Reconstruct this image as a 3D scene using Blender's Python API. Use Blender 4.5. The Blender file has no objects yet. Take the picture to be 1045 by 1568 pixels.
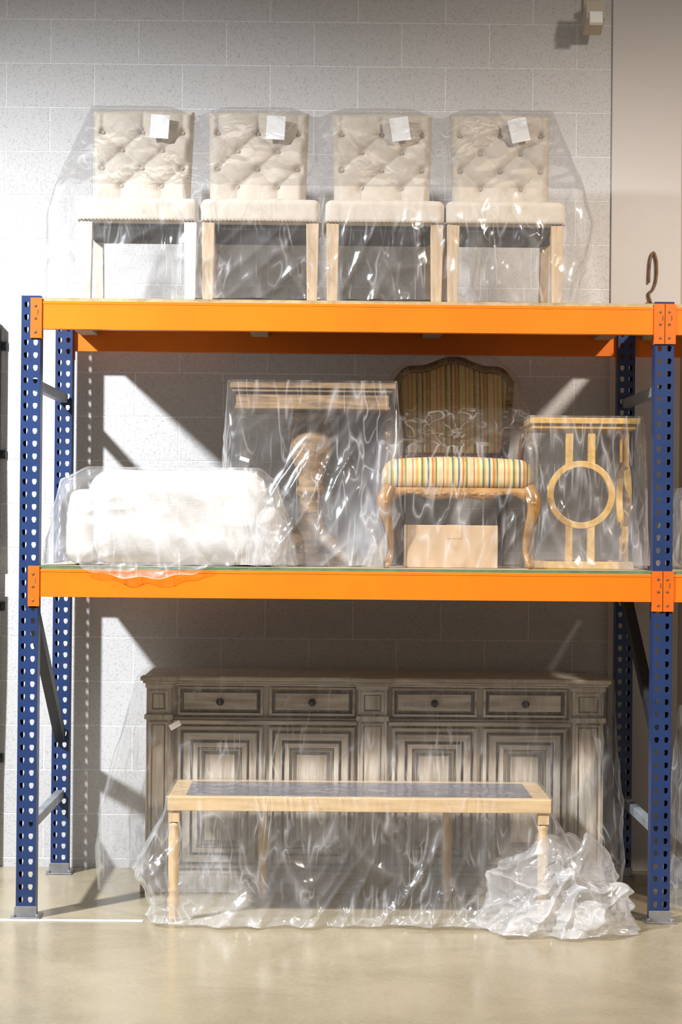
import bpy, bmesh, math, random
from mathutils import Vector, Matrix, noise
random.seed(4)
S=bpy.context.scene
COL=S.collection
N3=noise.noise

# ---------------------------------------------------------------- materials
def newmat(name):
    m=bpy.data.materials.new(name); m.use_nodes=True
    nt=m.node_tree; nt.nodes.clear()
    o=nt.nodes.new('ShaderNodeOutputMaterial')
    return m,nt,o
def nd(nt,t,**k):
    n=nt.nodes.new(t)
    for a,b in k.items():
        if a in n.inputs.keys(): n.inputs[a].default_value=b
        else: setattr(n,a,b)
    return n
def L(nt,a,b): nt.links.new(a,b)
def c4(c): return (c[0],c[1],c[2],1)
def ramp(nt,stops,interp='LINEAR'):
    r=nt.nodes.new('ShaderNodeValToRGB'); r.color_ramp.interpolation=interp
    e=r.color_ramp.elements
    e[0].position=stops[0][0]; e[0].color=c4(stops[0][1])
    e[1].position=stops[1][0]; e[1].color=c4(stops[1][1])
    for p,c in stops[2:]:
        x=e.new(p); x.color=c4(c)
    return r
def mat(name,c,rough=.5,metal=0,var=.12,scale=8,bump=.0,bscale=60,stretch=(1,1,1),c2=None,coat=0,spec=.5):
    m,nt,o=newmat(name)
    b=nd(nt,'ShaderNodeBsdfPrincipled',Roughness=rough,Metallic=metal)
    b.inputs['Coat Weight'].default_value=coat
    b.inputs['Specular IOR Level'].default_value=spec
    tc=nd(nt,'ShaderNodeTexCoord'); mp=nd(nt,'ShaderNodeMapping'); mp.inputs['Scale'].default_value=stretch
    L(nt,tc.outputs['Object'],mp.inputs['Vector'])
    n=nd(nt,'ShaderNodeTexNoise',Scale=scale,Detail=6.0,Roughness=.6)
    L(nt,mp.outputs[0],n.inputs['Vector'])
    if c2 is None: c2=tuple(x*(1-2*var) for x in c); c1=tuple(min(1,x*(1+var*.5)) for x in c)
    else: c1=c
    r=ramp(nt,[(.32,c2),(.68,c1)])
    L(nt,n.outputs['Fac'],r.inputs[0]); L(nt,r.outputs[0],b.inputs['Base Color'])
    if bump>0:
        n2=nd(nt,'ShaderNodeTexNoise',Scale=bscale,Detail=4.0); L(nt,mp.outputs[0],n2.inputs['Vector'])
        bp=nd(nt,'ShaderNodeBump',Strength=bump,Distance=.004); L(nt,n2.outputs['Fac'],bp.inputs['Height']); L(nt,bp.outputs[0],b.inputs['Normal'])
    L(nt,b.outputs[0],o.inputs[0])
    return m

M={}
M['blue']=mat('blue_paint',(.013,.034,.115),.35,.0,.1,5)
M['orange']=mat('orange_paint',(.76,.17,.005),.33,0,.06,3)
M['orange2']=mat('orange_paint_bracket',(.64,.125,.004),.4,0,.08,6)
M['galv']=mat('galvanised',(.34,.34,.35),.45,.7,.15,10)
M['strut']=mat('strut_paint',(.26,.28,.31),.45,.2,.15,10)
M['darkstrut']=mat('dark_strut',(.02,.022,.03),.4,.2,.1,10)
M['ply']=mat('plywood',(.52,.42,.28),.7,0,.2,6,stretch=(1,12,1),bump=.2)
M['green']=mat('board_edge_green',(.10,.17,.08),.6,0,.15,20)
M['yel']=mat('board_edge_wood',(.42,.32,.17),.6,0,.15,20)
M['linen']=mat('linen_fabric',(.52,.455,.375),.9,0,.05,25,bump=.25,bscale=500)
M['button']=mat('linen_button',(.34,.28,.22),.9,0,.1,25)
M['oak']=mat('pale_oak',(.50,.36,.22),.5,0,.15,6,stretch=(12,12,1),bump=.1)
M['paint_leg']=mat('cream_leg',(.60,.55,.48),.5,0,.08,6)
M['nail']=mat('nailhead',(.36,.27,.17),.35,.8,.1,6)
M['paper']=mat('paper_tag',(.80,.80,.80),.6,0,.03,12)
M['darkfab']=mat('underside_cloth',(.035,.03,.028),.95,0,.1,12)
M['maple']=mat('maple_wood',(.62,.44,.24),.42,0,.12,5,stretch=(1,10,10),bump=.06)
M['maple_v']=mat('maple_wood_turned',(.64,.45,.24),.42,0,.12,5,stretch=(10,10,1),bump=.06)
M['slate']=mat('grey_stone_top',(.16,.16,.185),.4,0,.1,9,bump=.1)
M['ringwood']=mat('ring_wood',(.56,.34,.09),.4,0,.15,5,stretch=(6,6,6),bump=.05)
M['tabwood']=mat('aged_oak',(.30,.19,.085),.6,0,.3,4,stretch=(2,10,14),bump=.4,c2=(.10,.058,.026))
M['walnut']=mat('walnut_frame',(.12,.058,.024),.35,0,.25,12,bump=.2,coat=.3)
M['giltwood']=mat('honey_wood',(.36,.19,.06),.3,0,.25,12,bump=.2,coat=.4)
M['card']=mat('cardboard',(.47,.325,.19),.8,0,.05,3,bump=.08)
M['tape']=mat('packing_tape',(.51,.355,.21),.25,0,.03,5)
M['foam']=mat('white_foam_wrap',(.52,.495,.46),.6,0,.05,4,bump=.3,bscale=40,stretch=(1,1,3))
M['white']=mat('painted_panel',(.56,.53,.51),.6,0,.03,1.2,bump=.1,bscale=80)
M['beige']=mat('painted_beige',(.40,.33,.28),.7,0,.06,1.5)
M['steeldark']=mat('dark_steel',(.06,.065,.07),.5,.4,.2,8)
M['camw']=mat('device_plastic',(.50,.44,.34),.5,0,.05,8)
M['lens']=mat('device_lens',(.85,.85,.83),.2,0,.02,8)
M['rust']=mat('rusty_iron',(.24,.13,.07),.7,.3,.3,30)
M['black']=mat('black_knob',(.02,.018,.016),.35,.3,.1,8)
M['tapewhite']=mat('floor_tape_white',(.66,.65,.62),.6,0,.12,14)

def washed(name,axis,dark=1.0):
    m,nt,o=newmat(name)
    b=nd(nt,'ShaderNodeBsdfPrincipled',Roughness=.55)
    tc=nd(nt,'ShaderNodeTexCoord'); mp=nd(nt,'ShaderNodeMapping')
    mp.inputs['Scale'].default_value=(22,22,1.6) if axis=='z' else (1.6,22,22)
    L(nt,tc.outputs['Object'],mp.inputs['Vector'])
    n=nd(nt,'ShaderNodeTexNoise',Scale=1.6,Detail=8.0,Roughness=.7,Distortion=.4); L(nt,mp.outputs[0],n.inputs['Vector'])
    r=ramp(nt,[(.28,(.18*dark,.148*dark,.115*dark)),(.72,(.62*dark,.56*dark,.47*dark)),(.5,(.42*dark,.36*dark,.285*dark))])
    L(nt,n.outputs['Fac'],r.inputs[0]); L(nt,r.outputs[0],b.inputs['Base Color'])
    bp=nd(nt,'ShaderNodeBump',Strength=.35,Distance=.003); L(nt,n.outputs['Fac'],bp.inputs['Height']); L(nt,bp.outputs[0],b.inputs['Normal'])
    L(nt,b.outputs[0],o.inputs[0]); return m
M['washv']=washed('washed_wood_v','z'); M['washh']=washed('washed_wood_h','x'); M['washd']=washed('washed_wood_groove_shade','z',.34)  # washd: darker copy for groove faces, crevice shade painted into the wood colour

def striped():
    m,nt,o=newmat('striped_upholstery')
    b=nd(nt,'ShaderNodeBsdfPrincipled',Roughness=.6); b.inputs['Sheen Weight'].default_value=.1
    tc=nd(nt,'ShaderNodeTexCoord'); sp=nd(nt,'ShaderNodeSeparateXYZ'); L(nt,tc.outputs['Object'],sp.inputs[0])
    a=nd(nt,'ShaderNodeMath',operation='DIVIDE'); a.inputs[1].default_value=.125; L(nt,sp.outputs['X'],a.inputs[0])
    f=nd(nt,'ShaderNodeMath',operation='FRACT'); L(nt,a.outputs[0],f.inputs[0])
    cr=(.55,.43,.22); rd=(.38,.045,.03); gr=(.07,.12,.05); bl=(.06,.10,.16); go=(.46,.27,.05)
    st=[(0,cr),(.15,rd),(.18,cr),(.26,go),(.34,cr),(.44,gr),(.50,go),(.55,cr),(.64,bl),(.70,cr),(.77,go),(.80,rd),(.83,go),(.91,gr),(.95,cr)]
    r=ramp(nt,[st[0],st[-1]]+st[1:-1],'CONSTANT')
    L(nt,f.outputs[0],r.inputs[0]); L(nt,r.outputs[0],b.inputs['Base Color'])
    L(nt,b.outputs[0],o.inputs[0]); return m
M['stripe']=striped()

def plastic(name,rough=.18):
    m,nt,o=newmat(name)
    at=nd(nt,'ShaderNodeAttribute'); at.attribute_name='haze'
    tc=nd(nt,'ShaderNodeTexCoord'); mp=nd(nt,'ShaderNodeMapping'); mp.inputs['Rotation'].default_value=(.2,.6,.3); mp.inputs['Scale'].default_value=(1,1,.22)
    L(nt,tc.outputs['Object'],mp.inputs['Vector'])
    n2=nd(nt,'ShaderNodeTexNoise',Scale=6.0,Detail=1.0,Distortion=.7); L(nt,mp.outputs[0],n2.inputs['Vector'])
    bp0=nd(nt,'ShaderNodeBump',Strength=.25,Distance=.03); L(nt,n2.outputs['Fac'],bp0.inputs['Height'])
    mr=nd(nt,'ShaderNodeMapping'); mr.inputs['Rotation'].default_value=(.1,-.7,.1); mr.inputs['Scale'].default_value=(1,1,.4); L(nt,tc.outputs['Object'],mr.inputs['Vector'])
    n3=nd(nt,'ShaderNodeTexNoise',Scale=13.0,Detail=1.0,Distortion=.8); L(nt,mr.outputs[0],n3.inputs['Vector'])
    s3=nd(nt,'ShaderNodeMath',operation='SUBTRACT'); s3.inputs[1].default_value=.5; L(nt,n3.outputs['Fac'],s3.inputs[0])
    a3=nd(nt,'ShaderNodeMath',operation='ABSOLUTE'); L(nt,s3.outputs[0],a3.inputs[0])
    nmk=nd(nt,'ShaderNodeTexNoise',Scale=3.2,Detail=1.0); L(nt,tc.outputs['Object'],nmk.inputs['Vector'])
    rmk=ramp(nt,[(.50,(0,0,0)),(.66,(1,1,1))]); L(nt,nmk.outputs['Fac'],rmk.inputs[0])
    m3=nd(nt,'ShaderNodeMath',operation='MULTIPLY'); L(nt,a3.outputs[0],m3.inputs[0]); L(nt,rmk.outputs[0],m3.inputs[1])
    bp=nd(nt,'ShaderNodeBump',Strength=.6,Distance=.03); L(nt,m3.outputs[0],bp.inputs['Height']); L(nt,bp0.outputs[0],bp.inputs['Normal'])
    cr=[]
    for rot,sc in (((.1,.75,.2),7.0),((.3,-.5,-.2),5.0),((.0,.15,.1),9.0)):
        mq=nd(nt,'ShaderNodeMapping'); mq.inputs['Rotation'].default_value=rot; mq.inputs['Scale'].default_value=(1.6,1.6,.25)
        L(nt,tc.outputs['Object'],mq.inputs['Vector'])
        n=nd(nt,'ShaderNodeTexNoise',Scale=sc,Detail=1.0,Distortion=.6); L(nt,mq.outputs[0],n.inputs['Vector'])
        a=nd(nt,'ShaderNodeMath',operation='SUBTRACT'); a.inputs[1].default_value=.5; L(nt,n.outputs['Fac'],a.inputs[0])
        b=nd(nt,'ShaderNodeMath',operation='ABSOLUTE'); L(nt,a.outputs[0],b.inputs[0])
        r=ramp(nt,[(0,(1,1,1)),(.034,(0,0,0)),(.008,(.45,.45,.45))]); L(nt,b.outputs[0],r.inputs[0]); 
        nm=nd(nt,'ShaderNodeTexNoise',Scale=4.0+sc*.3,Detail=1.0); L(nt,tc.outputs['Object'],nm.inputs['Vector'])
        rm=ramp(nt,[(.47,(0,0,0)),(.64,(1,1,1))]); L(nt,nm.outputs['Fac'],rm.inputs[0])
        mu=nd(nt,'ShaderNodeMath',operation='MULTIPLY'); L(nt,r.outputs[0],mu.inputs[0]); L(nt,rm.outputs[0],mu.inputs[1]); cr.append(mu)
    mx0=nd(nt,'ShaderNodeMath',operation='MAXIMUM'); L(nt,cr[0].outputs[0],mx0.inputs[0]); L(nt,cr[1].outputs[0],mx0.inputs[1])
    mx=nd(nt,'ShaderNodeMath',operation='MAXIMUM'); L(nt,mx0.outputs[0],mx.inputs[0]); L(nt,cr[2].outputs[0],mx.inputs[1])
    tr=nd(nt,'ShaderNodeBsdfTransparent'); tr.inputs[0].default_value=(.985,.985,.985,1)
    df=nd(nt,'ShaderNodeBsdfDiffuse'); df.inputs[0].default_value=(.74,.74,.75,1)
    tl=nd(nt,'ShaderNodeBsdfTranslucent'); tl.inputs[0].default_value=(.74,.74,.75,1)
    gl=nd(nt,'ShaderNodeBsdfGlossy',Roughness=rough); gl.inputs[0].default_value=(1,1,1,1)
    for s in (df,tl,gl): L(nt,bp.outputs[0],s.inputs['Normal'])
    w=nd(nt,'ShaderNodeMixShader'); w.inputs[0].default_value=.4; L(nt,df.outputs[0],w.inputs[1]); L(nt,tl.outputs[0],w.inputs[2])
    hz=nd(nt,'ShaderNodeMath',operation='MULTIPLY_ADD'); hz.use_clamp=True; hz.inputs[1].default_value=.42; L(nt,mx.outputs[0],hz.inputs[0]); L(nt,at.outputs['Fac'],hz.inputs[2])
    f=nd(nt,'ShaderNodeMixShader'); L(nt,hz.outputs[0],f.inputs[0]); L(nt,tr.outputs[0],f.inputs[1]); L(nt,w.outputs[0],f.inputs[2])
    lw=nd(nt,'ShaderNodeLayerWeight',Blend=.15); L(nt,bp.outputs[0],lw.inputs['Normal'])
    cl=nd(nt,'ShaderNodeMath',operation='MULTIPLY_ADD'); cl.use_clamp=True; cl.inputs[1].default_value=.28; cl.inputs[2].default_value=.026; L(nt,lw.outputs['Fresnel'],cl.inputs[0])
    g=nd(nt,'ShaderNodeMixShader'); L(nt,cl.outputs[0],g.inputs[0]); L(nt,f.outputs[0],g.inputs[1]); L(nt,gl.outputs[0],g.inputs[2])
    L(nt,g.outputs[0],o.inputs[0]); return m
M['film']=plastic('clear_plastic_film')

def cmu():
    m,nt,o=newmat('painted_cinder_block')
    b=nd(nt,'ShaderNodeBsdfPrincipled',Roughness=.5)
    tc=nd(nt,'ShaderNodeTexCoord'); sp=nd(nt,'ShaderNodeSeparateXYZ'); L(nt,tc.outputs['Object'],sp.inputs[0])
    ax=nd(nt,'ShaderNodeMath',operation='ADD'); ax.inputs[1].default_value=1.173+.4064*11; L(nt,sp.outputs['X'],ax.inputs[0])
    az=nd(nt,'ShaderNodeMath',operation='ADD'); az.inputs[1].default_value=-.0416+.2038*10; L(nt,sp.outputs['Z'],az.inputs[0])
    cb=nd(nt,'ShaderNodeCombineXYZ'); L(nt,ax.outputs[0],cb.inputs[0]); L(nt,az.outputs[0],cb.inputs[1])
    br=nd(nt,'ShaderNodeTexBrick'); br.offset=.5
    br.inputs['Scale'].default_value=1; br.inputs['Brick Width'].default_value=.4064; br.inputs['Row Height'].default_value=.2038
    br.inputs['Mortar Size'].default_value=.0035; br.inputs['Mortar Smooth'].default_value=.3
    br.inputs['Color1'].default_value=(.53,.52,.515,1); br.inputs['Color2'].default_value=(.51,.50,.495,1); br.inputs['Mortar'].default_value=(.68,.68,.68,1)
    L(nt,cb.outputs[0],br.inputs['Vector'])
    n=nd(nt,'ShaderNodeTexNoise',Scale=110.0,Detail=3.0,Roughness=.7); L(nt,tc.outputs['Object'],n.inputs['Vector'])
    r=ramp(nt,[(.36,(.62,.61,.60)),(.47,(1,1,1))]); L(nt,n.outputs['Fac'],r.inputs[0])
    mx=nd(nt,'ShaderNodeMixRGB',blend_type='MULTIPLY'); mx.inputs[0].default_value=.6; L(nt,br.outputs['Color'],mx.inputs[1]); L(nt,r.outputs[0],mx.inputs[2])
    L(nt,mx.outputs[0],b.inputs['Base Color'])
    b1=nd(nt,'ShaderNodeBump',Strength=.3,Distance=.003); L(nt,n.outputs['Fac'],b1.inputs['Height'])
    b2=nd(nt,'ShaderNodeBump',Strength=.6,Distance=.004); b2.invert=True; L(nt,br.outputs['Fac'],b2.inputs['Height']); L(nt,b1.outputs[0],b2.inputs['Normal'])
    L(nt,b2.outputs[0],b.inputs['Normal']); L(nt,b.outputs[0],o.inputs[0]); return m
M['cmu']=cmu()
def concrete():
    m,nt,o=newmat('polished_concrete')
    b=nd(nt,'ShaderNodeBsdfPrincipled',Roughness=.25)
    tc=nd(nt,'ShaderNodeTexCoord')
    n=nd(nt,'ShaderNodeTexNoise',Scale=1.6,Detail=9.0,Roughness=.65,Distortion=.5); L(nt,tc.outputs['Object'],n.inputs['Vector'])
    r=ramp(nt,[(.3,(.27,.225,.14)),(.7,(.39,.335,.23))]); L(nt,n.outputs['Fac'],r.inputs[0])
    n2=nd(nt,'ShaderNodeTexNoise',Scale=55.0,Detail=4.0); L(nt,tc.outputs['Object'],n2.inputs['Vector'])
    r2=ramp(nt,[(.3,(.8,.79,.77)),(.6,(1,1,1))]); L(nt,n2.outputs['Fac'],r2.inputs[0])
    mx=nd(nt,'ShaderNodeMixRGB',blend_type='MULTIPLY'); mx.inputs[0].default_value=.6; L(nt,r.outputs[0],mx.inputs[1]); L(nt,r2.outputs[0],mx.inputs[2]); L(nt,mx.outputs[0],b.inputs['Base Color'])
    r3=ramp(nt,[(.3,(.20,.20,.20)),(.7,(.34,.34,.34))]); L(nt,n.outputs['Fac'],r3.inputs[0]); L(nt,r3.outputs[0],b.inputs['Roughness'])
    b.inputs['Coat Weight'].default_value=.12; b.inputs['Coat Roughness'].default_value=.18
    L(nt,b.outputs[0],o.inputs[0]); return m
M['floor']=concrete()

# ---------------------------------------------------------------- mesh builder
SHIFT={}
def group(name,loc,up=0.0):
    e=bpy.data.objects.new(name,None); e.location=loc; e.empty_display_size=.1; COL.objects.link(e)
    if up: SHIFT[e.name]=up
    return e
class MB:
    def __init__(s): s.v=[];s.f=[];s.m=[];s.s=[]
    def add(s,vs,fs,mi=0,sm=False):
        k=len(s.v); s.v+= [tuple(v) for v in vs]
        for f in fs: s.f.append(tuple(i+k for i in f)); s.m.append(mi); s.s.append(sm)
    def box(s,x0,x1,y0,y1,z0,z1,mi=0,R=None):
        vs=[(x,y,z) for x in(x0,x1) for y in(y0,y1) for z in(z0,z1)]
        if R is not None:
            c=Vector(((x0+x1)/2,(y0+y1)/2,(z0+z1)/2)); vs=[tuple(c+R@(Vector(v)-c)) for v in vs]
        s.add(vs,[(0,1,3,2),(4,6,7,5),(0,4,5,1),(2,3,7,6),(0,2,6,4),(1,5,7,3)],mi)
    def lathe(s,cx,cy,prof,n=28,mi=0):
        vs=[];fs=[]
        for r,z in prof:
            for i in range(n):
                a=2*math.pi*i/n; vs.append((cx+r*math.cos(a),cy+r*math.sin(a),z))
        for j in range(len(prof)-1):
            for i in range(n):
                i2=(i+1)%n; fs.append((j*n+i,j*n+i2,(j+1)*n+i2,(j+1)*n+i))
        fs.append(tuple(range(n))); fs.append(tuple((len(prof)-1)*n+i for i in range(n)))
        s.add(vs,fs,mi,True)
    def tube(s,pts,rad,n=12,mi=0,closed=False,flat=1.0,sub=1):
        P=[Vector(p) for p in pts]
        if not hasattr(rad,'__len__'): rad=[rad]*len(P)
        if sub>1:
            Q=[];R=[];m=len(P)
            rng=range(m if closed else m-1)
            for i in rng:
                g=lambda k:P[k%m] if closed else P[max(0,min(m-1,k))]
                p0,p1,p2,p3=g(i-1),g(i),g(i+1),g(i+2)
                for j in range(sub):
                    t=j/sub
                    Q.append(.5*((2*p1)+(-p0+p2)*t+(2*p0-5*p1+4*p2-p3)*t*t+(-p0+3*p1-3*p2+p3)*t**3))
                    R.append(rad[i]*(1-t)+rad[(i+1)%m]*t)
            if not closed: Q.append(P[-1]);R.append(rad[-1])
            P,rad=Q,R
        m=len(P); vs=[];fs=[]
        up=None
        for i in range(m):
            a=P[(i-1)%m] if closed or i>0 else P[i]; b=P[(i+1)%m] if closed or i<m-1 else P[i]
            t=(b-a).normalized()
            if up is None:
                up=Vector((0,1,0)) if abs(t.y)<.9 else Vector((1,0,0))
            u=(up-t*up.dot(t)).normalized(); up=u; w=t.cross(u)
            for k in range(n):
                an=2*math.pi*k/n; vs.append(P[i]+(u*math.cos(an)*flat+w*math.sin(an))*rad[i])
        for i in range(m if closed else m-1):
            for k in range(n):
                k2=(k+1)%n; i2=(i+1)%m; fs.append((i*n+k,i*n+k2,i2*n+k2,i2*n+k))
        if not closed: fs.append(tuple(range(n))); fs.append(tuple((m-1)*n+k for k in range(n)))
        s.add(vs,fs,mi,True)
    def ball(s,c,r,n=8,mi=0,sc=(1,1,1)):
        vs=[];fs=[]; h=n//2+1
        for j in range(h+1):
            th=math.pi*j/h
            for i in range(n):
                a=2*math.pi*i/n; vs.append((c[0]+sc[0]*r*math.sin(th)*math.cos(a),c[1]+sc[1]*r*math.sin(th)*math.sin(a),c[2]+sc[2]*r*math.cos(th)))
        for j in range(h):
            for i in range(n): i2=(i+1)%n; fs.append((j*n+i,j*n+i2,(j+1)*n+i2,(j+1)*n+i))
        s.add(vs,fs,mi,True)
    def rprof(s,x0,x1,z0,z1,y,prof):
        vs=[]
        for ins,dy,mi in prof:
            vs+=[(x0+ins,y+dy,z0+ins),(x1-ins,y+dy,z0+ins),(x1-ins,y+dy,z1-ins),(x0+ins,y+dy,z1-ins)]
        k=len(s.v); s.v+=vs
        for j in range(len(prof)-1):
            for i in range(4):
                i2=(i+1)%4; s.f.append((k+j*4+i,k+j*4+i2,k+j*4+4+i2,k+j*4+4+i)); 
                mi=prof[j+1][2]
                if mi==0 and i in(0,2): mi=1
                s.m.append(mi); s.s.append(False)
        j=len(prof)-1; s.f.append((k+j*4,k+j*4+1,k+j*4+2,k+j*4+3)); s.m.append(0); s.s.append(False)
    def rbox(s,x0,x1,y0,y1,z0,z1,r,mi=0,fn=None,n=14):
        def samp(a,b):
            k=5; l=[a+r*i/k for i in range(k)]
            l+=[a+r+(b-a-2*r)*i/n for i in range(n+1)]
            l+=[b-r+r*(i+1)/k for i in range(k)]
            return l
        X,Y,Z=samp(x0,x1),samp(y0,y1),samp(z0,z1)
        idx={};vs=[];fs=[]
        def V(x,y,z):
            key=(round(x,5),round(y,5),round(z,5))
            if key in idx: return idx[key]
            p=Vector((x,y,z)); q=Vector((min(max(x,x0+r),x1-r),min(max(y,y0+r),y1-r),min(max(z,z0+r),z1-r)))
            d=p-q
            if d.length>1e-7: p=q+d.normalized()*r
            if fn: p=Vector(fn(p))
            idx[key]=len(vs); vs.append(p); return idx[key]
        def face(A,B,f):
            for i in range(len(A)-1):
                for j in range(len(B)-1):
                    fs.append((f(A[i],B[j]),f(A[i+1],B[j]),f(A[i+1],B[j+1]),f(A[i],B[j+1])))
        face(X,Y,lambda a,b:V(a,b,z0)); face(X,Y,lambda a,b:V(a,b,z1))
        face(X,Z,lambda a,b:V(a,y0,b)); face(X,Z,lambda a,b:V(a,y1,b))
        face(Y,Z,lambda a,b:V(x0,a,b)); face(Y,Z,lambda a,b:V(x1,a,b))
        s.add(vs,fs,mi,True)
    def done(s,name,mats,parent=None,bevel=0,solid=0,fixn=True):
        me=bpy.data.meshes.new(name); me.from_pydata([tuple(v) for v in s.v],[],s.f)
        for m in mats: me.materials.append(m)
        me.polygons.foreach_set('material_index',s.m); me.polygons.foreach_set('use_smooth',s.s)
        if fixn:
            bm=bmesh.new(); bm.from_mesh(me); bmesh.ops.recalc_face_normals(bm,faces=bm.faces); bm.to_mesh(me); bm.free()
        o=bpy.data.objects.new(name,me); COL.objects.link(o)
        if parent:
            o.parent=parent; o.matrix_parent_inverse=Matrix.Translation(-Vector(parent.location))
        if solid:
            md=o.modifiers.new('sol','SOLIDIFY'); md.thickness=solid; md.offset=0
        if bevel:
            md=o.modifiers.new('bev','BEVEL'); md.width=bevel; md.segments=2; md.limit_method='ANGLE'; md.angle_limit=.6
        return o

# ---------------------------------------------------------------- room
WY=1.17
b=MB(); b.box(-6,1.225,WY,WY+.25,0,6); b.done('wall_back',[M['cmu']])
b=MB(); b.box(1.225,1.55,WY-.012,WY+.25,0,6); b.done('trim_1',[M['white']],bevel=.004)
b=MB(); b.box(1.55,6,WY+.02,WY+.25,0,6); b.done('wall_back_right',[M['beige']])
b=MB(); b.box(-6,6,-12,WY+.25,-.1,0); b.done('floor',[M['floor']])
b=MB(); b.box(-5,-.80,-.05,-.015,.0005,.0025); b.done('floor_tape',[M['tapewhite']])

# ---------------------------------------------------------------- pallet rack
rack=group('pallet_rack',(0,.5,0))
H=2.50; PW=.076
def post(mb,xc,y0,depth=.07,flip=1):
    pitch=.0508; n=int(H/pitch); cols=[(-PW/2,0),(0,PW/2)]
    for j in range(n+1):
        za=j*pitch; zb=min(H,za+pitch)
        if zb-za<.04:
            mb.add([(xc-PW/2,y0,za),(xc+PW/2,y0,za),(xc+PW/2,y0,zb),(xc-PW/2,y0,zb)],[(0,1,2,3)]); continue
        for (a,c) in cols:
            xm=xc+(a+c)/2; zm=(za+zb)/2
            xl,xr=xc+a,xc+c
            outer=[(xl,za),(xm,za),(xr,za),(xr,zm),(xr,zb),(xm,zb),(xl,zb),(xl,zm)]
            w=.0095; h=.012
            inner=[(xm-w*.6,zm-h*.8),(xm,zm-h),(xm+w*.6,zm-h*.8),(xm+w,zm+.001),(xm+w*.85,zm+h*.85),(xm,zm+h),(xm-w*.85,zm+h*.85),(xm-w,zm+.001)]
            vs=[(p[0],y0,p[1]) for p in outer+inner]
            mb.add(vs,[(i,(i+1)%8,8+(i+1)%8,8+i) for i in range(8)])
    for sx in(-1,1):
        x=xc+sx*PW/2
        mb.add([(x,y0,0),(x,y0+depth,0),(x,y0+depth,H),(x,y0,H)],[(0,1,2,3)])
        x2=x-sx*.012
        mb.add([(x,y0+depth,0),(x2,y0+depth,0),(x2,y0+depth,H),(x,y0+depth,H)],[(0,1,2,3)])
XL,XR=-1.275,1.275
BY=.985
for k,(x,nm) in enumerate([(XL,'left'),(XR,'right'),(XR+2.55,'far')]):
    b=MB(); post(b,x,0); b.done('post_front_'+nm,[M['blue']],rack,solid=.0022)
    b=MB(); post(b,x,BY); b.done('post_back_'+nm,[M['blue']],rack,solid=.0022)
    b=MB()
    for y in(0,BY):
        b.box(x-.058,x+.058,y-.02,y+.1,0,.008)
        b.box(x-.045,x+.045,y-.002,y,.008,.05)
        b.lathe(x-.048,y-.008,[(.009,.008),(.009,.018),(.004,.020)],8); b.lathe(x+.048,y-.008,[(.009,.008),(.009,.018),(.004,.02)],8)
    b.done('footplates_'+nm,[M['galv']],rack,bevel=.001)
    b=MB()
    for z in(2.15,.36): b.box(x-.018,x+.018,.06,BY+.01,z-.02,z+.02)
    b.done('horizontal_braces_'+nm,[M['strut']],rack,bevel=.003)
    b=MB()
    def diag(y0,z0,y1,z1):
        d=Vector((0,y1-y0,z1-z0)); ln=d.length; ang=math.atan2(z1-z0,y1-y0)
        c=Vector((x,(y0+y1)/2,(z0+z1)/2)); R=Matrix.Rotation(ang,3,'X')
        b.box(c.x-.022,c.x+.022,c.y-ln/2,c.y+ln/2,c.z-.03,c.z+.03,0,R)
    if nm=='left': diag(.07,1.27,BY,.62)
    else: diag(.07,.72,BY,1.30)
    b.done('diagonal_braces_'+nm,[M['darkstrut']],rack,bevel=.003)
BH=.112
def beams(xa,xb,ztop,nm):
    for y,s in((-.002,'front'),(BY+.03,'back')):
        b=MB()
        b.box(xa,xb,y,y+.045,ztop-BH,ztop)
        b.box(xa,xb,y-.0015,y,ztop-.012,ztop-.001)
        b.done('beam_%s_%s'%(nm,s),[M['orange']],rack,bevel=.003)
        b=MB()
        for x0,x1,bo in((xa-.040,xa+.006,xa-.02),(xb-.006,xb+.040,xb+.02)):
            b.box(x0,x1,y-.006,y-.001,ztop-.15,ztop+.012)
            b.box((xa if bo<xa else xb)-.003,(xa if bo<xa else xb)+.003,y-.004,y+.05,ztop-.15,ztop+.012)
            for dz in(-.02,-.07,-.125):
                b.ball((bo,y-.007,ztop+dz),.006,8,1,(1,.5,1))
            b.box(bo+.007,bo+.011,y-.0075,y-.006,ztop-.055,ztop-.035,1)
        b.done('beam_brackets_%s_%s'%(nm,s),[M['orange2'],M['rust']],rack,bevel=.0015)
UP2,UP1=.036,.018
Z2=2.443+UP2; Z1=1.385+UP1
for zt,nm in((Z2,'upper'),(Z1,'lower')):
    beams(XL+.038,XR-.038,zt,nm); beams(XR+.038,XR+2.55-.038,zt,nm+'_next')
def deck(xa,xb,zt,nm,em):
    b=MB(); b.box(xa,xb,.003,BY+.065,zt,zt+.013); b.box(xa,xb,.0,.003,zt,zt+.013,1)
    b.done('deck_'+nm,[M['ply'],em],rack)
    b=MB(); 
    for i in range(4):
        x=xa+.07+(xb-xa-.14)*i/3; b.box(x-.04,x+.04,.045,BY+.028,zt-.04,zt-.001)
    b.done('deck_supports_'+nm,[M['ply']],rack,bevel=.002)
deck(XL+.04,XR-.04,Z2,'upper',M['yel']); deck(XL+.04,XR-.04,Z1,'lower',M['green'])
deck(XR+.04,XR+2.51,Z1,'lower_next',M['green']); deck(XR+.04,XR+2.51,Z2,'upper_next',M['yel'])
b=MB(); b.box(-1.372,-1.318,.02,.022,1.29,1.38); b.box(-1.32,-1.31,.0,.03,1.32,1.36); b.done('label_card',[M['paper']],rack)
D2=2.4565; D1=1.3985
CS=.962

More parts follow.
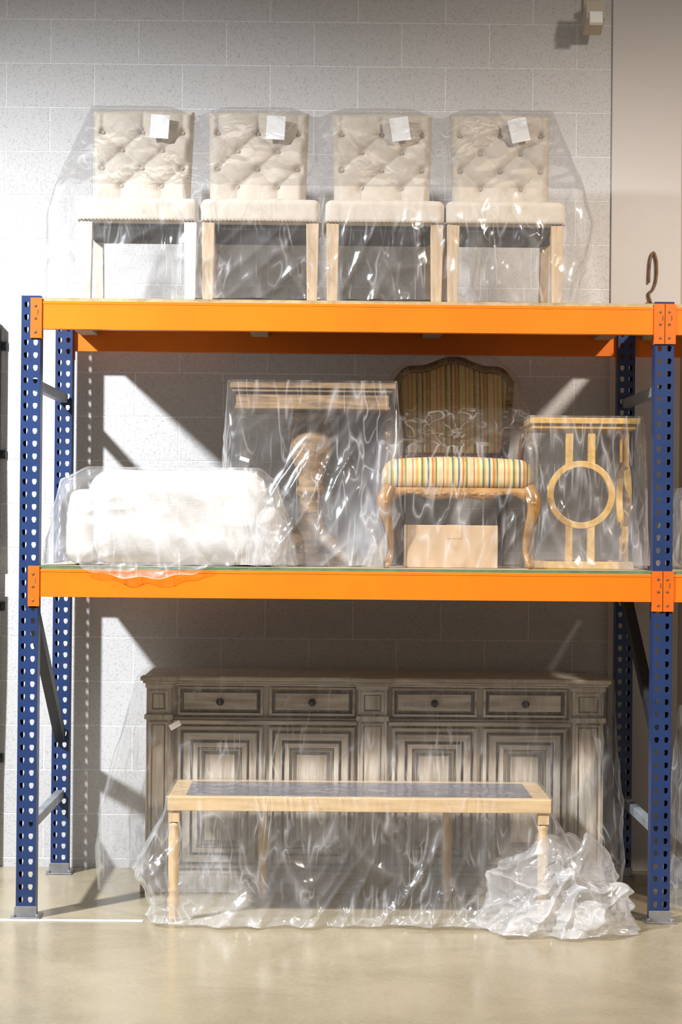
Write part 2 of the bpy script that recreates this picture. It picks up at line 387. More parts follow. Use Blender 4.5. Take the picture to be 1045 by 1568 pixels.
# ---------------------------------------------------------------- plastic sheets
def ridged(p):
    return 1-abs(N3(p))*2
def sheet(name,loops,mt='film',nx=170,ny=70,rows=40,parent=None,cap=True,extra=None,seed=0.0,cs=1.0,up=0,hm=.75):
    sq=[]
    for i in range(nx): sq.append((-1+2*i/nx,-1))
    for i in range(ny): sq.append((1,-1+2*i/ny))
    for i in range(nx): sq.append((1-2*i/nx,1))
    for i in range(ny): sq.append((-1,1-2*i/ny))
    n=len(sq); vs=[];fs=[];hz=[]
    so=Vector((seed*3.7,seed*1.9,seed*5.3))
    def ring(l):
        cx=(l['x0']+l['x1'])/2; hx=(l['x1']-l['x0'])/2; cy=(l['y0']+l['y1'])/2; hy=(l['y1']-l['y0'])/2; r=min(l['r'],hx*.95,hy*.95)
        out=[]
        for a,c in sq:
            x,y=a*hx,c*hy
            ax,ay=hx-r,hy-r
            qx,qy=max(-ax,min(ax,x)),max(-ay,min(ay,y))
            dx,dy=x-qx,y-qy; d=math.hypot(dx,dy)
            if d>1e-9: nxn,nyn=dx/d,dy/d
            else: nxn,nyn=a,c; dd=math.hypot(a,c); nxn/=dd;nyn/=dd
            if d>1e-9: x,y=qx+nxn*r,qy+nyn*r
            z=l['zf']+(l['zb']-l['zf'])*(c+1)/2
            p=Vector((cx+x,cy+y,z))
            w=Vector((N3(p*1.1+so),N3(p*1.1+so+Vector((9,2,4))),N3(p*1.1+so+Vector((3,7,1)))))*.25
            q=p+w
            fold=ridged(Vector((q.x*5+q.z*1.8,q.y*5,q.z*.8))*cs+so)
            fold2=ridged(Vector((q.x*8-q.z*5,q.y*8,q.z*2.0))*cs+so*2)
            cr=ridged(q*9*cs+so)
            lo=1-min(1,max(0,(l['c']-.006)/.012))
            cr2=ridged(q*22*cs+so) if lo<1 else 0
            o=l['a']*(max(0,fold)*.8+max(0,fold2)*.5)+l['c']*(cr*.6+cr2*.25*(1-lo))
            p+=Vector((nxn,nyn,0))*o
            p.z+=l['c']*.6*N3(q*11+so)
            if extra: p=extra(p)
            if p.z<l.get('zmin',-9): p.z=l['zmin']+random.random()*.001
            e=max(0,fold-.74)*1.6+max(0,fold2-.78)*1.4
            hv=l['h']*hm*(.5+1.0*(N3(q*3+so)*.5+.5))+e*l['h']*1.0+e*.06
            out.append((p,hv))
        return out
    seq=[]
    for k in range(len(loops)-1):
        A,B=loops[k],loops[k+1]; m=A.get('rows',rows)
        for j in range(m+(1 if k==len(loops)-2 else 0)):
            t=j/m; seq.append({q:(A[q]*(1-t)+B[q]*t if q in B else A[q]) for q in A if q!='rows'})
    if cap:
        A=loops[0]; m=10; cs_=[]
        for j in range(m):
            f=j/m; f=max(f,.02); cx=(A['x0']+A['x1'])/2; cy=(A['y0']+A['y1'])/2; hx=(A['x1']-A['x0'])/2; hy=(A['y1']-A['y0'])/2
            d=dict(A); d.pop('rows',None); hh=max(0,hx-hy) if hx>hy else 0
            X=hh+(hx-hh)*f if hx>hy else hx*f; Y=hy*f if hx>=hy else max(0,hy-hx)+(hy-max(0,hy-hx))*f
            d.update(x0=cx-X,x1=cx+X,y0=cy-Y,y1=cy+Y,r=A['r']*f,a=A['a']*.1,c=A['c']*.3)
            cs_.append(d)
        seq=cs_+seq
    for l in seq:
        for p,h in ring(l): vs.append(p); hz.append(h)
    for j in range(len(seq)-1):
        for i in range(n):
            i2=(i+1)%n; fs.append((j*n+i,j*n+i2,(j+1)*n+i2,(j+1)*n+i))
    me=bpy.data.meshes.new(name); me.from_pydata([tuple(v) for v in vs],[],fs)
    me.materials.append(M[mt]); me.polygons.foreach_set('use_smooth',[True]*len(fs))
    at=me.attributes.new('haze','FLOAT','POINT'); at.data.foreach_set('value',hz)
    o=bpy.data.objects.new(name,me); COL.objects.link(o)
    if parent: o.parent=parent; o.matrix_parent_inverse=Matrix.Translation(-Vector(parent.location))
    elif up: o.scale.z=CS; o.location.z=up+D2*(1-CS)
    return o
def lp(x0,x1,y0,y1,zf,zb=None,r=.03,a=.01,c=.004,h=.06,**k):
    return dict(x0=x0,x1=x1,y0=y0,y1=y1,zf=zf,zb=zf if zb is None else zb,r=r,a=a,c=c,h=h,**k)

# ---------------------------------------------------------------- tufted chairs
def tufted_chair(xs,xb,legm,tagrot,idx):
    g=group('dining_chair' if idx==0 else 'dining_chair.%03d'%idx,(xs,.35,D2),UP2)
    hw0=.217; zb,zt=2.84,3.365; Hh=zt-zb; y0=.49; th=.075; nu,nv=76,90
    dx,dz=.086,.082; zn=zt-.10
    vs=[];fs=[]
    for side in(0,1):
        for j in range(nv+1):
            v=j/nv
            for i in range(nu+1):
                u=-1+2*i/nu; hw=hw0*(.93+.07*v); lx=u*hw
                z=zb+v*Hh+.006*math.cos(u*1.57)*v
                ex=min((1-abs(u))*hw,(1-v)*Hh); r=.028
                rd=r-math.sqrt(max(0,r*r-(r-ex)**2)) if ex<r else 0
                yc=y0+.07*v
                if side==0:
                    a=(lx/dx+(z-zn)/dz)/2; bb=(lx/dx-(z-zn)/dz)/2
                    zr=(z-zn)/dz
                    sv=abs(math.sin(math.pi*lx/(2*dx))); cv=abs(math.cos(math.pi*lx/(2*dx)))
                    if zr>0: pf=sv**.6
                    elif zr<-3: k=min(1,(-zr-3)/1.6); pf=(cv**.6)*(1-k)+k*.8
                    else: pf=(abs(math.sin(math.pi*a))*abs(math.sin(math.pi*bb)))**.6
                    dn=99
                    for jj in range(0,4):
                        for ii in range(-3,4):
                            if (ii+jj)%2==0:
                                d=math.hypot(lx-ii*dx,z-(zn-jj*dz)); dn=min(dn,d)
                    edge=min(1,ex/.03)
                    y=yc+rd-(.021*pf-.020*math.exp(-(dn/.018)**2))*edge
                else: y=yc+th-rd*.7
                vs.append((xb+lx,y,z))
    W=nu+1; K=W*(nv+1)
    for j in range(nv):
        for i in range(nu):
            q=j*W+i; fs.append((q,q+1,q+W+1,q+W)); fs.append((K+q,K+q+W,K+q+W+1,K+q+1))
    for j in range(nv):
        fs.append((j*W,(j+1)*W,K+(j+1)*W,K+j*W)); q=j*W+nu; fs.append((q,K+q,K+q+W,q+W))
    for i in range(nu):
        q=nv*W+i; fs.append((q,q+1,K+q+1,K+q)); fs.append((i,K+i,K+i+1,i+1))
    b=MB(); b.add(vs,fs,0,True)
    b.done('tufted_back',[M['linen']],g)
    b=MB()
    for jj in range(4):
        for ii in range(-2,3):
            if (ii+jj)%2==0 and abs(ii*dx)<hw0-.02:
                z=zn-jj*dz; b.ball((xb+ii*dx,y0+.07*(z-zb)/Hh+.012,z),.0100,10,0,(1,.6,1))
    b.done('buttons',[M['button']],g)
    b=MB()
    def dome(p):
        u=(p.x-xs)/.245; v=(p.y-.31)/.24
        if p.z>2.85: p.z+=.014*max(0,1-u*u)*max(0,1-v*v)
        if p.y<.12: p.y-=.008*max(0,1-u*u)
        return p
    b.rbox(xs-.243,xs+.243,.075,.56,2.785,2.892,.026,0,dome)
    b.done('seat',[M['linen']],g)
    b=MB()
    n=30
    for i in range(n+1): b.ball((xs-.232+.464*i/n,.068+.008*(2*i/n-1)**2-.003,2.797),.0055,6)
    for i in range(20): b.ball((xs+.243,.09+.4*i/20,2.797),.0055,6); b.ball((xs-.243,.09+.4*i/20,2.797),.0055,6)
    b.done('nailheads',[M['nail']],g)
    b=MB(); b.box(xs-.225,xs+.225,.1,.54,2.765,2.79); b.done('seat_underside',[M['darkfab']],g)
    b=MB()
    for sx in(-1,1):
        x=xs+sx*.212
        for (ya,yb2,w) in((.1,.1,.026),(.52,.60,.021)):
            t=.8
            vs=[]
            for zz,ww,yy in((2.79,w,ya),(D2,w*t,yb2)):
                vs+=[(x-ww,yy-ww,zz),(x+ww,yy-ww,zz),(x+ww,yy+ww,zz),(x-ww,yy+ww,zz)]
            b.add(vs,[(0,1,2,3),(4,5,6,7)]+[(i,(i+1)%4,4+(i+1)%4,4+i) for i in range(4)])
    b.done('legs',[legm],g,bevel=.003)
    b=MB(); R=Matrix.Rotation(tagrot,3,'Y')
    z=3.285; b.box(xb+.035,xb+.115,y0+.01,y0+.0115,z-.055,z+.05,0,R); b.done('paper_tag',[M['paper']],g)
    g.scale.z=CS
seatx=[-.856,-.360,.146,.636]; backx=[-.885,-.388,.145,.655]
for i in range(4): tufted_chair(seatx[i],backx[i],M['paint_leg'] if i==0 else M['oak'],[.06,.05,-.15,-.22][i],i)
def swag(p):
    if p.z>2.95:
        w=min(1,(p.z-2.95)/.3)
        d=sum(math.exp(-((p.x-xm+(p.z-3.3)*.2)/.07)**2) for xm in(-.637,-.122,.40))
        p.z-=.035*d*w; p.y+=.03*d*w
    return p
sheet('plastic_sheet',[lp(-1.105,.876,.51,.64,3.374,3.372,r=.02,a=.003,c=.002,h=.04,rows=60),
  lp(-1.19,.955,.03,.72,2.935,3.1,r=.05,a=.008,c=.0025,h=.05,rows=14),
  lp(-1.22,.98,.015,.8,2.80,2.8,r=.06,a=.022,c=.008,h=.10,rows=44),
  lp(-1.20,.92,.012,.85,D2+.004,None,r=.06,a=.024,c=.012,h=.12,zmin=D2+.001)],nx=300,ny=60,extra=swag,seed=1,up=UP2)

# ---------------------------------------------------------------- wrapped ottoman
g=group('upholstered_ottoman',(-.72,.35,D1),UP1)
b=MB()
def pf(p):
    q=Vector(p); w=N3(q*2.2)*.4
    k=N3(Vector((q.x*3,q.y*3,q.z*9+w*6)))*.008+N3(q*6)*.014+ridged(Vector((q.x*6+q.z*3,q.y*6,q.z*9+w*9)))*.008
    p=p+Vector((k*.5,-k,k*.5)); 
    p.z=max(p.z,D1+.002)
    return p
b.rbox(-1.06,-.33,.08,.6,D1+.002,1.79,.10,0,pf,50); b.rbox(-1.17,-1.0,.10,.5,D1+.002,1.71,.07,0,pf,26); b.rbox(-.42,-.27,.10,.5,D1+.002,1.64,.06,0,pf,26); b.done('cushion_body',[M['foam']],g)
sheet('plastic_cover',[lp(-1.06,-.36,.06,.62,1.80,1.80,r=.06,a=.008,c=.006,h=.12,rows=12),
 lp(-1.15,-.31,.035,.66,1.75,1.75,r=.07,a=.015,c=.008,h=.18,rows=50),
 lp(-1.20,-.245,.015,.7,1.53,1.53,r=.08,a=.02,c=.010,h=.26,rows=40),
 lp(-1.215,-.22,.005,.74,D1+.006,None,r=.08,a=.02,c=.012,h=.34,zmin=D1+.001)],nx=190,ny=80,parent=g,seed=2)
vs=[];fs=[];hz=[]; nu,nv=120,30
for j in range(nv+1):
    for i in range(nu+1):
        u=i/nu; v=j/nv; x=-1.07+.52*u
        dp=.058*math.sin(math.pi*u)**.5+.006*math.sin(u*23)
        z=D1+.012-v*dp; q=Vector((x*9,v,z*20))
        vs.append((x,-.012-.010*ridged(q)-.012*v,z)); hz.append(.16+.25*max(0,ridged(q*2)-.5)+(.4 if j>nv-2 else 0))
for j in range(nv):
    for i in range(nu): q=j*(nu+1)+i; fs.append((q,q+1,q+nu+2,q+nu+1))
me=bpy.data.meshes.new('flap'); me.from_pydata(vs,[],fs); me.materials.append(M['film']); me.polygons.foreach_set('use_smooth',[True]*len(fs))
me.attributes.new('haze','FLOAT','POINT').data.foreach_set('value',hz)
o=bpy.data.objects.new('plastic_flap',me); COL.objects.link(o); o.parent=g; o.matrix_parent_inverse=Matrix.Translation(-Vector(g.location))

# ---------------------------------------------------------------- pedestal table
g=group('pedestal_table',(-.145,.44,D1),UP1)
b=MB()
b.box(-.485,.20,.22,.68,2.135,2.16); b.box(-.475,.19,.23,.67,2.12,2.135); b.box(-.46,.175,.245,.655,2.055,2.12)
b.box(-.465,.18,.24,.66,2.05,2.062)
b.done('table_top',[M['tabwood']],g,bevel=.004)
b=MB(); px,py=-.15,.44
b.lathe(px,py,[(.10,2.055),(.10,2.03),(.075,2.02),(.085,1.99),(.095,1.94),(.088,1.88),(.06,1.80),(.05,1.74),(.062,1.725),(.062,1.705),(.045,1.69),(.05,1.62),(.075,1.55),(.082,1.50),(.07,1.47),(.09,1.46),(.09,1.445)],36)
for a in range(4):
    an=a*math.pi/2+math.pi/4; c,s_=math.cos(an),math.sin(an)
    b.tube([(px+c*.04,py+s_*.04,1.50),(px+c*.12,py+s_*.12,1.50),(px+c*.19,py+s_*.19,1.44),(px+c*.235,py+s_*.235,1.42)],[.035,.03,.024,.02],10,sub=5)
b.box(px-.10,px+.10,py-.10,py+.10,1.415,1.45)
b.done('pedestal',[M['tabwood']],g)
b=MB(); b.box(-.03,.17,.56,.58,1.43,2.05); b.done('back_panel',[M['slate']],g)
sheet('plastic_cover',[lp(-.492,.207,.21,.688,2.168,2.168,r=.01,a=.003,c=.002,h=.05,rows=16),
 lp(-.495,.21,.205,.69,2.05,2.05,r=.012,a=.006,c=.003,h=.06,rows=44),
 lp(-.46,.195,.16,.7,1.72,1.72,r=.05,a=.05,c=.010,h=.10,rows=44),
 lp(-.38,.11,.10,.72,D1+.006,None,r=.07,a=.045,c=.016,h=.40,zmin=D1+.001)],nx=170,ny=80,parent=g,seed=3)
b=MB(); b.box(-.44,-.40,.165,.166,1.83,1.845,0,Matrix.Rotation(.3,3,'Y')); b.done('label',[M['paper']],g)

# ---------------------------------------------------------------- striped chair
cx=.46
g=group('upholstered_armchair',(cx,.4,D1),UP1)
b=MB()
def dm(p):
    u=(p.x-cx)/.3; v=(p.y-.38)/.26
    if p.z>1.80: p.z+=.018*max(0,1-u*u)*max(0,1-v*v)
    if p.y<.2: p.y-=.02*max(0,1-u*u)
    return p
b.rbox(cx-.305,cx+.30,.13,.62,1.715,1.845,.05,0,dm,20); b.done('seat_cushion',[M['stripe']],g)
def backpt(u,v):
    hw=.212+.036*v**.8
    ztop=2.235+.05*math.cos(u*1.57)+.012*math.cos(u*math.pi*2)-(.05*((abs(u)-.75)/.25)**2 if abs(u)>.75 else 0)
    return cx+.012+u*hw, 1.87+v*(ztop-1.87), .60+.10*v
vs=[];fs=[];nu,nv=36,36;W=nu+1;K=W*(nv+1)
for sd in(0,1):
    for j in range(nv+1):
        for i in range(W):
            u=-1+2*i/nu; v=j/nv; x,z,y=backpt(u,v)
            pfv=(1-u**4)*(1-(2*v-1)**4)
            vs.append((x,y-(.028*pfv if sd==0 else -.03),z))
for j in range(nv):
    for i in range(nu):
        q=j*W+i; fs.append((q,q+1,q+W+1,q+W)); fs.append((K+q,K+q+W,K+q+W+1,K+q+1))
b=MB(); b.add(vs,fs,0,True); b.done('back_upholstery',[M['stripe']],g)
b=MB()
pts=[]
for j in range(0,13): x,z,y=backpt(-1,j/12); pts.append((x,y,z))
for i in range(1,24): x,z,y=backpt(-1+2*i/24,1); pts.append((x,y,z))
for j in range(12,-1,-1): x,z,y=backpt(1,j/12); pts.append((x,y,z))
for i in range(23,0,-1): x,z,y=backpt(-1+2*i/24,0); pts.append((x,y,z))
b.tube(pts,.019,10,closed=True)
for k in range(-2,3): b.ball((cx+.012+k*.03,.69,2.29-.004*abs(k)),.016,8,0,(1,.7,.8))
for sx in(-1,1):
    b.tube([(cx+.012+sx*.212,.60,1.88),(cx+sx*.22,.585,1.78),(cx+sx*.22,.59,1.65),(cx+sx*.22,.63,1.5),(cx+sx*.22,.68,D1+.001)],[.022,.024,.024,.019,.015],10,sub=5)
b.done('back_frame',[M['walnut']],g)
b=MB()
vs=[];fs=[];n=60
for i in range(n+1):
    u=-1+2*i/n; x=cx+u*.30; y=.118-.022*(1-u*u)
    zt_=1.728; zb_=1.69+.012*math.cos(u*math.pi*3)-.018*math.exp(-(u/.16)**2)-.02*abs(u)**6
    vs+=[(x,y,zt_),(x,y-.008,(zt_+zb_)/2),(x,y,zb_),(x,y+.03,zb_),(x,y+.03,zt_)]
for i in range(n):
    for k in range(5): k2=(k+1)%5; fs.append((i*5+k,i*5+k2,i*5+5+k2,i*5+5+k))
b.add(vs,fs,0,True)
for sx in(-1,1):
    b.box(cx+sx*.29-.015,cx+sx*.29+.015,.12,.6,1.685,1.728)
    b.tube([(cx+sx*.285,.125,1.73),(cx+sx*.305,.105,1.68),(cx+sx*.30,.105,1.62),(cx+sx*.280,.13,1.53),(cx+sx*.278,.135,1.46),(cx+sx*.292,.115,1.415),(cx+sx*.297,.10,D1+.014)],[.026,.030,.024,.015,.013,.017,.014],12,sub=6)
    b.ball((cx+sx*.302,.088,1.665),.016,8); b.ball((cx+sx*.29,.10,D1+.013),.013,8)
    for k in range(5): b.ball((cx+sx*(.06+.035*k),.09+.003*k,1.705-.004*math.sin(k)),.009,8,0,(1.6,.6,.8))
b.ball((cx,.084,1.695),.02,10,0,(1.3,.6,1)); b.ball((cx-.026,.086,1.70),.012,8);b.ball((cx+.026,.086,1.70),.012,8)
b.done('carved_seat_frame',[M['giltwood']],g)
b=MB()
for sx in(-1,1):
    b.tube([(cx+sx*.245,.64,2.00),(cx+sx*.27,.56,2.01),(cx+sx*.285,.44,1.99),(cx+sx*.29,.36,1.97),(cx+sx*.28,.34,1.93),(cx+sx*.275,.38,1.84),(cx+sx*.275,.42,1.74)],[.012,.014,.015,.017,.013,.012,.016],10,sub=5)
b.done('arms',[M['walnut']],g)
b=MB(); b.box(cx-.005,cx+.03,.545,.546,1.95,1.99,0,Matrix.Rotation(-.35,3,'Y')); b.box(cx+.0,cx+.02,.5445,.545,1.965,1.972,1,Matrix.Rotation(-.35,3,'Y')); b.done('label',[M['paper'],M['black']],g)
sheet('plastic_cover',[lp(.29,.65,.66,.73,2.312,2.312,r=.03,a=.001,c=.001,h=.03,rows=8),
 lp(.20,.742,.60,.735,2.235,2.235,r=.05,a=.004,c=.002,h=.04,rows=44),
 lp(.138,.78,.085,.74,1.895,2.05,r=.05,a=.006,c=.002,h=.05,rows=14),
 lp(.135,.775,.07,.75,1.72,1.80,r=.05,a=.014,c=.005,h=.05,rows=40),
 lp(.14,.73,.055,.76,D1+.006,None,r=.05,a=.02,c=.008,h=.12,zmin=D1+.001)],nx=150,ny=70,parent=g,seed=4)

# ---------------------------------------------------------------- cardboard box
g=group('cardboard_box',(.44,.3,D1),UP1)
b=MB(); b.box(.25,.625,.17,.45,D1,1.575); b.done('box_body',[M['card']],g,bevel=.003)
b=MB(); b.box(.415,.475,.1685,.4515,1.52,1.5765); b.done('box_tape',[M['tape']],g)
b=MB(); b.box(.25,.625,.309,.311,1.575,1.5762); b.done('flap_seam',[M['tabwood']],g)

# ---------------------------------------------------------------- ring side table
g=group('ring_base_side_table',(.98,.35,D1),UP1)
b=MB(); x0,x1,y0,y1=.752,1.205,.14,.56
b.box(x0,x1,y0,y1,1.995,2.02)
b.box(x0+.015,x1-.015,y0+.015,y1-.015,1.975,1.995)
b.done('table_top',[M['ringwood']],g,bevel=.004)
def ringm(b,c,R,w,d,axis):
    n=64;vs=[];fs=[]
    for i in range(n):
        a=2*math.pi*i/n
        for rr,dd in((R,-d),(R,d),(R-w,d),(R-w,-d)):
            h,z=rr*math.cos(a),rr*math.sin(a)
            vs.append((c[0]+h,c[1]+dd,c[2]+z) if axis=='x' else (c[0]+dd,c[1]+h,c[2]+z))
    for i in range(n):
        i2=(i+1)%n
        for k in range(4): k2=(k+1)%4; fs.append((i*4+k,i*4+k2,i2*4+k2,i2*4+k))
    b.add(vs,fs)
b=MB()
ringm(b,(.968,.19,1.705),.140,.026,.014,'x')
ringm(b,(1.17,.36,1.705),.140,.026,.014,'y')
for x in(.918,1.01):
    b.box(x-.015,x+.015,.178,.202,1.82,1.98)
    b.box(x-.015,x+.015,.178,.202,1.43,1.59)
for y in(.31,.41):
    b.box(1.158,1.182,y-.014,y+.014,1.82,1.98); b.box(1.158,1.182,y-.014,y+.014,1.43,1.59)
b.done('ring_supports',[M['ringwood']],g,bevel=.002)
b=MB()
b.box(x0+.02,x1-.02,.17,.21,D1,1.43); b.box(x0+.02,x1-.02,.51,.55,D1,1.43); b.box(1.15,1.19,.21,.51,D1,1.43); b.box(x0+.02,x0+.06,.21,.51,D1,1.43)
b.done('base_frame',[M['ringwood']],g,bevel=.003)
sheet('plastic_cover',[lp(.748,1.212,.13,.57,2.028,2.028,r=.01,a=.003,c=.002,h=.06,rows=50),
 lp(.785,1.222,.11,.6,1.7,1.7,r=.04,a=.02,c=.006,h=.08,rows=44),
 lp(.775,1.215,.06,.62,D1+.006,None,r=.05,a=.02,c=.012,h=.24,zmin=D1+.001)],nx=120,ny=80,parent=g,seed=5)

# ---------------------------------------------------------------- sideboard
g=group('sideboard_cabinet',(.13,.8,0))
FY=.60
b=MB()
b.box(-.83,1.105,FY+.02,1.06,.07,.90,0)
b.done('carcass',[M['washv']],g,bevel=.003)
b=MB()
b.box(-.865,1.145,FY-.015,1.07,.912,.93,1); b.box(-.855,1.135,FY-.005,1.065,.90,.912,1); b.box(-.845,1.125,FY+.005,1.062,.888,.90,1)
for xa,xb2 in((-.855,-.735),(.055,.195),(.982,1.135)):
    b.box(xa-.02,xb2+.02,FY-.05,FY+.05,.912,.9302,1); b.box(xa-.01,xb2+.01,FY-.04,FY+.05,.90,.912,1); b.box(xa,xb2,FY-.03,FY+.05,.88,.90,1)
b.done('top_cornice',[M['washv'],M['washh']],g,bevel=.004)
b=MB()
for xa,xb2 in((-.85,-.745),(.064,.188),(.992,1.125)):
    b.box(xa,xb2,FY-.02,FY+.05,.08,.88)
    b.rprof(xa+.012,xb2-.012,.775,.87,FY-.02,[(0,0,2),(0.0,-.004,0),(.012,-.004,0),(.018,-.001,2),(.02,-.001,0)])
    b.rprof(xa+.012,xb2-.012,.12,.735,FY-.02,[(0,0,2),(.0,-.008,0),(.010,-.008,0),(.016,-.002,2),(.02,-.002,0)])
    b.box(xa-.008,xb2+.008,FY-.035,FY+.05,.745,.765)
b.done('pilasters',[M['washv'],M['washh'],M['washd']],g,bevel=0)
cols=[(-.7165,-.349),(-.32,.05),(.211,.579),(.607,.969)]
b=MB()
for xa,xb2 in cols:
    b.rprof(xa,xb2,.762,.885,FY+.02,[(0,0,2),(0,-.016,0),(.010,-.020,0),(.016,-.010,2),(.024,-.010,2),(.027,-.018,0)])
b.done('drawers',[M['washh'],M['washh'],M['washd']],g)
b=MB()
for xa,xb2 in cols:
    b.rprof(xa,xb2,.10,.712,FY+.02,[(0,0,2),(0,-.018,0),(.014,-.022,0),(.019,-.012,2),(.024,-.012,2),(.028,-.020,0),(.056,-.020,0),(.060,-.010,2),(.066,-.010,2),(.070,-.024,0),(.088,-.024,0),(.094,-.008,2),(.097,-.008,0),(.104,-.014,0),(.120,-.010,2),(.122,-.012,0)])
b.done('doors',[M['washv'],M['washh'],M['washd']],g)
b=MB()
for xa,xb2 in((-.735,.06),(.195,.985)):
    b.box(xa,xb2,FY-.018,FY+.03,.725,.742); b.box(xa,xb2,FY-.006,FY+.03,.742,.752)
b.box(-.87,1.145,FY-.035,1.06,.0,.075); b.box(-.86,1.135,FY-.025,1.06,.075,.09)
b.done('rails_and_plinth',[M['washh']],g,bevel=.004)
b=MB()
for xa,xb2 in cols: 
    xm=(xa+xb2)/2; y=FY
    b.ball((xm,y-.022,.822),.017,14,0,(1,.7,1)); b.ball((xm,y-.002,.822),.012,10,0,(.8,1.2,.8))
b.done('knobs',[M['black']],g)
sheet('plastic_cover',[lp(-.885,1.165,FY-.06,1.08,.936,.936,r=.015,a=.002,c=.002,h=.03,rows=10),
 lp(-.90,1.17,FY-.065,1.085,.87,.87,r=.03,a=.006,c=.003,h=.03,rows=60),
 lp(-1.03,1.19,FY-.085,1.09,.35,.35,r=.06,a=.024,c=.005,h=.06,rows=40),
 lp(-1.04,1.19,FY-.085,1.09,.012,.012,r=.06,a=.024,c=.010,h=.12,zmin=.004)],nx=260,ny=70,parent=g,seed=6)
b=MB(); b.box(-.745,-.695,FY-.10,FY-.099,.715,.740,0,Matrix.Rotation(-.5,3,'Y')); b.done('label',[M['paper']],g)

# ---------------------------------------------------------------- coffee table
g=group('coffee_table',(.06,.2,0))
x0,x1,y0,y1,z0,z1=-.705,.828,-.055,.47,.445,.50
b=MB()
b.box(x0,x1,y0,y0+.055,z0,z1); b.box(x0,x1,y1-.055,y1,z0,z1); b.box(x0,x0+.07,y0+.055,y1-.055,z0,z1); b.box(x1-.07,x1,y0+.055,y1-.055,z0,z1)
b.done('frame',[M['maple']],g,bevel=.003)
b=MB(); b.box(x0+.07,x1-.07,y0+.055,y1-.055,z0+.01,z1+.001); b.done('stone_inset',[M['slate']],g)
b=MB()
for lx,ly in((x0+.025,y0+.03),(x1-.03,y0+.03),(-.336,.42),(.4417,.42)):
    b.box(lx-.022,lx+.022,ly-.022,ly+.022,.40,z0)
    b.lathe(lx,ly,[(.015,.40),(.021,.392),(.021,.38),(.018,.37),(.022,.34),(.022,.22),(.019,.14),(.022,.13),(.022,.12),(.018,.11),(.023,.09),(.024,.075),(.018,.055),(.016,.03),(.019,.018),(.017,.0)],20)
b.done('turned_legs',[M['maple_v']],g)
sheet('plastic_cover',[lp(x0-.006,x1+.006,y0-.008,y1+.006,.506,.506,r=.008,a=.002,c=.002,h=.05,rows=10),
 lp(x0-.012,x1+.012,y0-.014,y1+.01,.43,.43,r=.012,a=.006,c=.004,h=.06,rows=60),
 lp(-.80,.95,y0-.035,.49,.20,.20,r=.05,a=.045,c=.011,h=.12,rows=44),
 lp(-.73,1.0,y0-.06,.49,.045,.045,r=.08,a=.04,c=.018,h=.30,rows=24,zmin=.004),
 lp(-.74,1.04,-.13,.50,.012,.012,r=.1,a=.045,c=.018,h=.42,zmin=.003)],nx=320,ny=80,parent=g,seed=7)
def lump(p):
    k=min(1,p.z/.15)
    p.z*=1+.45*N3(Vector((p.x*7,p.y*7,1.7)))*k
    p.x+=.05*N3(Vector((p.x*4,p.y*5,p.z*6)))*k; p.y+=.04*N3(Vector((p.x*6,p.y*4,p.z*7+5)))*k
    return p
sheet('plastic_pile',[lp(.80,.94,-.04,.05,.33,.30,r=.03,a=.03,c=.018,h=.28,rows=26),
 lp(.73,1.0,-.12,.12,.23,.23,r=.08,a=.07,c=.024,h=.44,rows=40,zmin=.003),
 lp(.66,1.05,-.22,.2,.09,.09,r=.12,a=.08,c=.028,h=.6,rows=22,zmin=.003),
 lp(.62,1.09,-.26,.22,.012,.012,r=.14,a=.08,c=.024,h=.6,zmin=.003)],nx=140,ny=120,parent=g,seed=11,cs=1.15,extra=lump)

# ---------------------------------------------------------------- next-bay wrapped items
g=group('wrapped_cushion',(1.62,.4,D1),UP1)
b=MB(); b.rbox(1.42,1.9,.15,.6,D1+.002,1.72,.06,0,lambda p:p+Vector((0,N3(p*8)*.015,0))); b.done('cushion',[M['foam']],g)
sheet('plastic_cover',[lp(1.41,1.91,.14,.62,1.74,None,r=.05,a=.01,c=.008,h=.2,rows=30),lp(1.36,1.95,.10,.66,D1+.006,None,r=.07,a=.03,c=.014,h=.25,zmin=D1+.001)],nx=60,ny=60,parent=g,seed=9)
g=group('wrapped_headboard',(1.75,.4,0))
b=MB(); b.rbox(1.44,2.2,.3,.42,.002,.82,.05,0,lambda p:p+Vector((0,N3(p*6)*.01,0))); b.done('headboard',[M['foam']],g)
sheet('plastic_cover',[lp(1.43,2.21,.28,.44,.84,None,r=.04,a=.01,c=.006,h=.12,rows=50),lp(1.38,2.25,.22,.5,.012,None,r=.07,a=.03,c=.014,h=.2,zmin=.003)],nx=80,ny=40,parent=g,seed=10)

# ---------------------------------------------------------------- wall fixtures
g=group('door_track',(-1.6,1.1,0))
b=MB(); b.box(-1.64,-1.590,WY-.06,WY-.052,.0,2.50); b.box(-1.598,-1.590,WY-.06,WY,.0,2.50)
for z in(.5,1.2,1.9,2.4): b.box(-1.590,-1.56,WY-.012,WY,z-.02,z+.02); b.ball((-1.575,WY-.014,z),.008,8)
b.tube([(-1.62,WY-.09,.5),(-1.61,WY-.09,1.1),(-1.62,WY-.09,1.9)],.012,8,sub=4)
b.done('steel_channel',[M['steeldark']],g,bevel=.002)
g=group('security_camera',(1.13,1.0,3.9))
b=MB(); R=Matrix.Rotation(-.35,3,'X'); zc=-.055; xc=-.012
b.box(1.087+xc,1.172+xc,.96,1.10,3.92+zc,4.01+zc,0,R); b.box(1.12+xc,1.15+xc,1.05,1.17,4.02+zc,4.05+zc); b.tube([(1.135+xc,1.06,3.98+zc),(1.135+xc,1.09,4.04+zc),(1.135+xc,1.15,4.04+zc)],.012,8)
b.box(1.10+xc,1.17+xc,1.15,1.17,4.0+zc,4.09+zc)
b.done('housing',[M['camw']],g,bevel=.008)
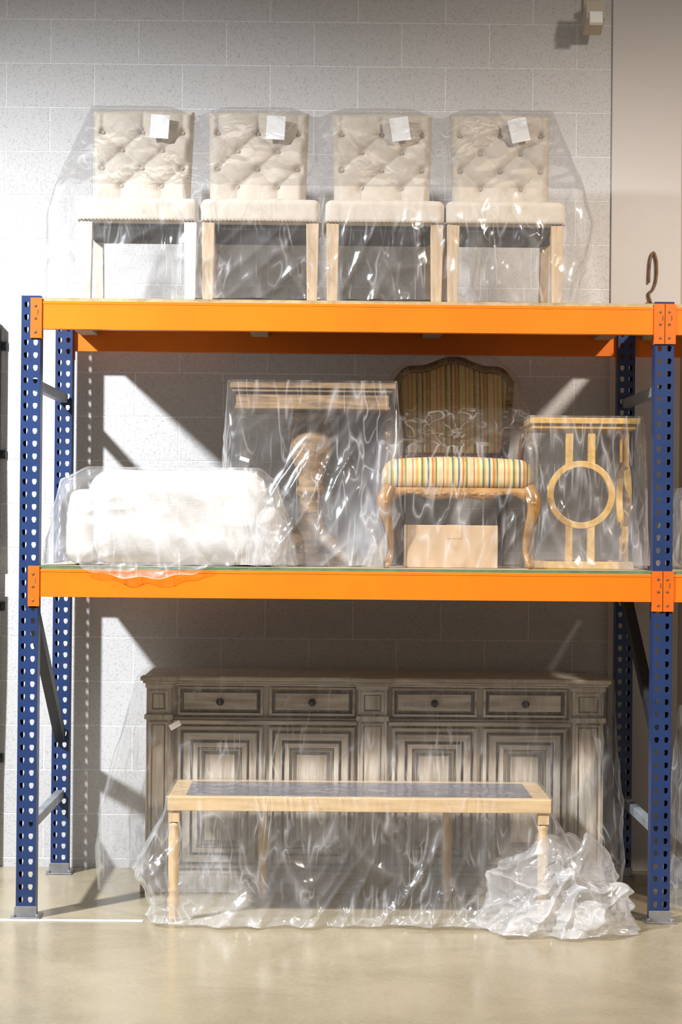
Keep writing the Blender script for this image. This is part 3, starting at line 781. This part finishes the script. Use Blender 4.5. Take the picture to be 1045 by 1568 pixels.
b=MB(); b.box(1.10+xc,1.16+xc,.940,.965,3.915+zc,3.975+zc,0,R); b.done('front_window',[M['lens']],g,bevel=.004)
g=group('wall_hook',(1.42,1.15,2.75))
b=MB(); y=WY-.024
b.tube([(1.40,y,2.72),(1.405,y,2.82),(1.42,y,2.86),(1.435,y,2.82),(1.435,y,2.74),(1.42,y,2.69),(1.40,y,2.67),(1.41,y,2.63)],.006,8,sub=5)
b.box(1.390,1.418,WY-.022,WY-.012,2.60,2.63); b.tube([(1.40,y,2.60),(1.42,y,2.56),(1.39,y,2.53)],.005,8,sub=3)
b.done('hook',[M['rust']],g)

for k,v in SHIFT.items(): bpy.data.objects[k].location.z+=v

# ---------------------------------------------------------------- lights
def spot(name,loc,tgt,P,size,col,ang=60,blend=1):
    l=bpy.data.lights.new(name,'SPOT'); l.energy=P; l.shadow_soft_size=size; l.color=col; l.spot_size=math.radians(ang); l.spot_blend=blend
    o=bpy.data.objects.new(name,l); o.location=loc; d=Vector(tgt)-Vector(loc); o.rotation_euler=d.to_track_quat('-Z','Y').to_euler(); COL.objects.link(o)
spot('studio_light_left',(-3.9,-3.0,4.95),(-.7,.8,.15),3900,.14,(.91,.95,1),72)
spot('studio_light_right',(3.4,-3.2,4.9),(1.0,.8,.5),1450,.18,(1,.88,.76),75)
w=bpy.data.worlds.new('World'); S.world=w; w.use_nodes=True
w.node_tree.nodes['Background'].inputs[0].default_value=(1,.91,.82,1); w.node_tree.nodes['Background'].inputs[1].default_value=.26

# ---------------------------------------------------------------- camera
cam=bpy.data.cameras.new('Camera'); co=bpy.data.objects.new('Camera',cam); COL.objects.link(co)
cam.sensor_fit='VERTICAL'; cam.sensor_height=36; cam.sensor_width=24; cam.lens=36*2972/1568
co.location=(-.085,-7.8,1.60)
Rb=Matrix.Rotation(-.008,4,'Z')@Matrix.Rotation(math.pi/2+.0054,4,'X')@Matrix.Rotation(.009,4,'Z')
co.matrix_world=Matrix.Translation(co.location)@Rb
S.camera=co
S.view_settings.view_transform='Standard'
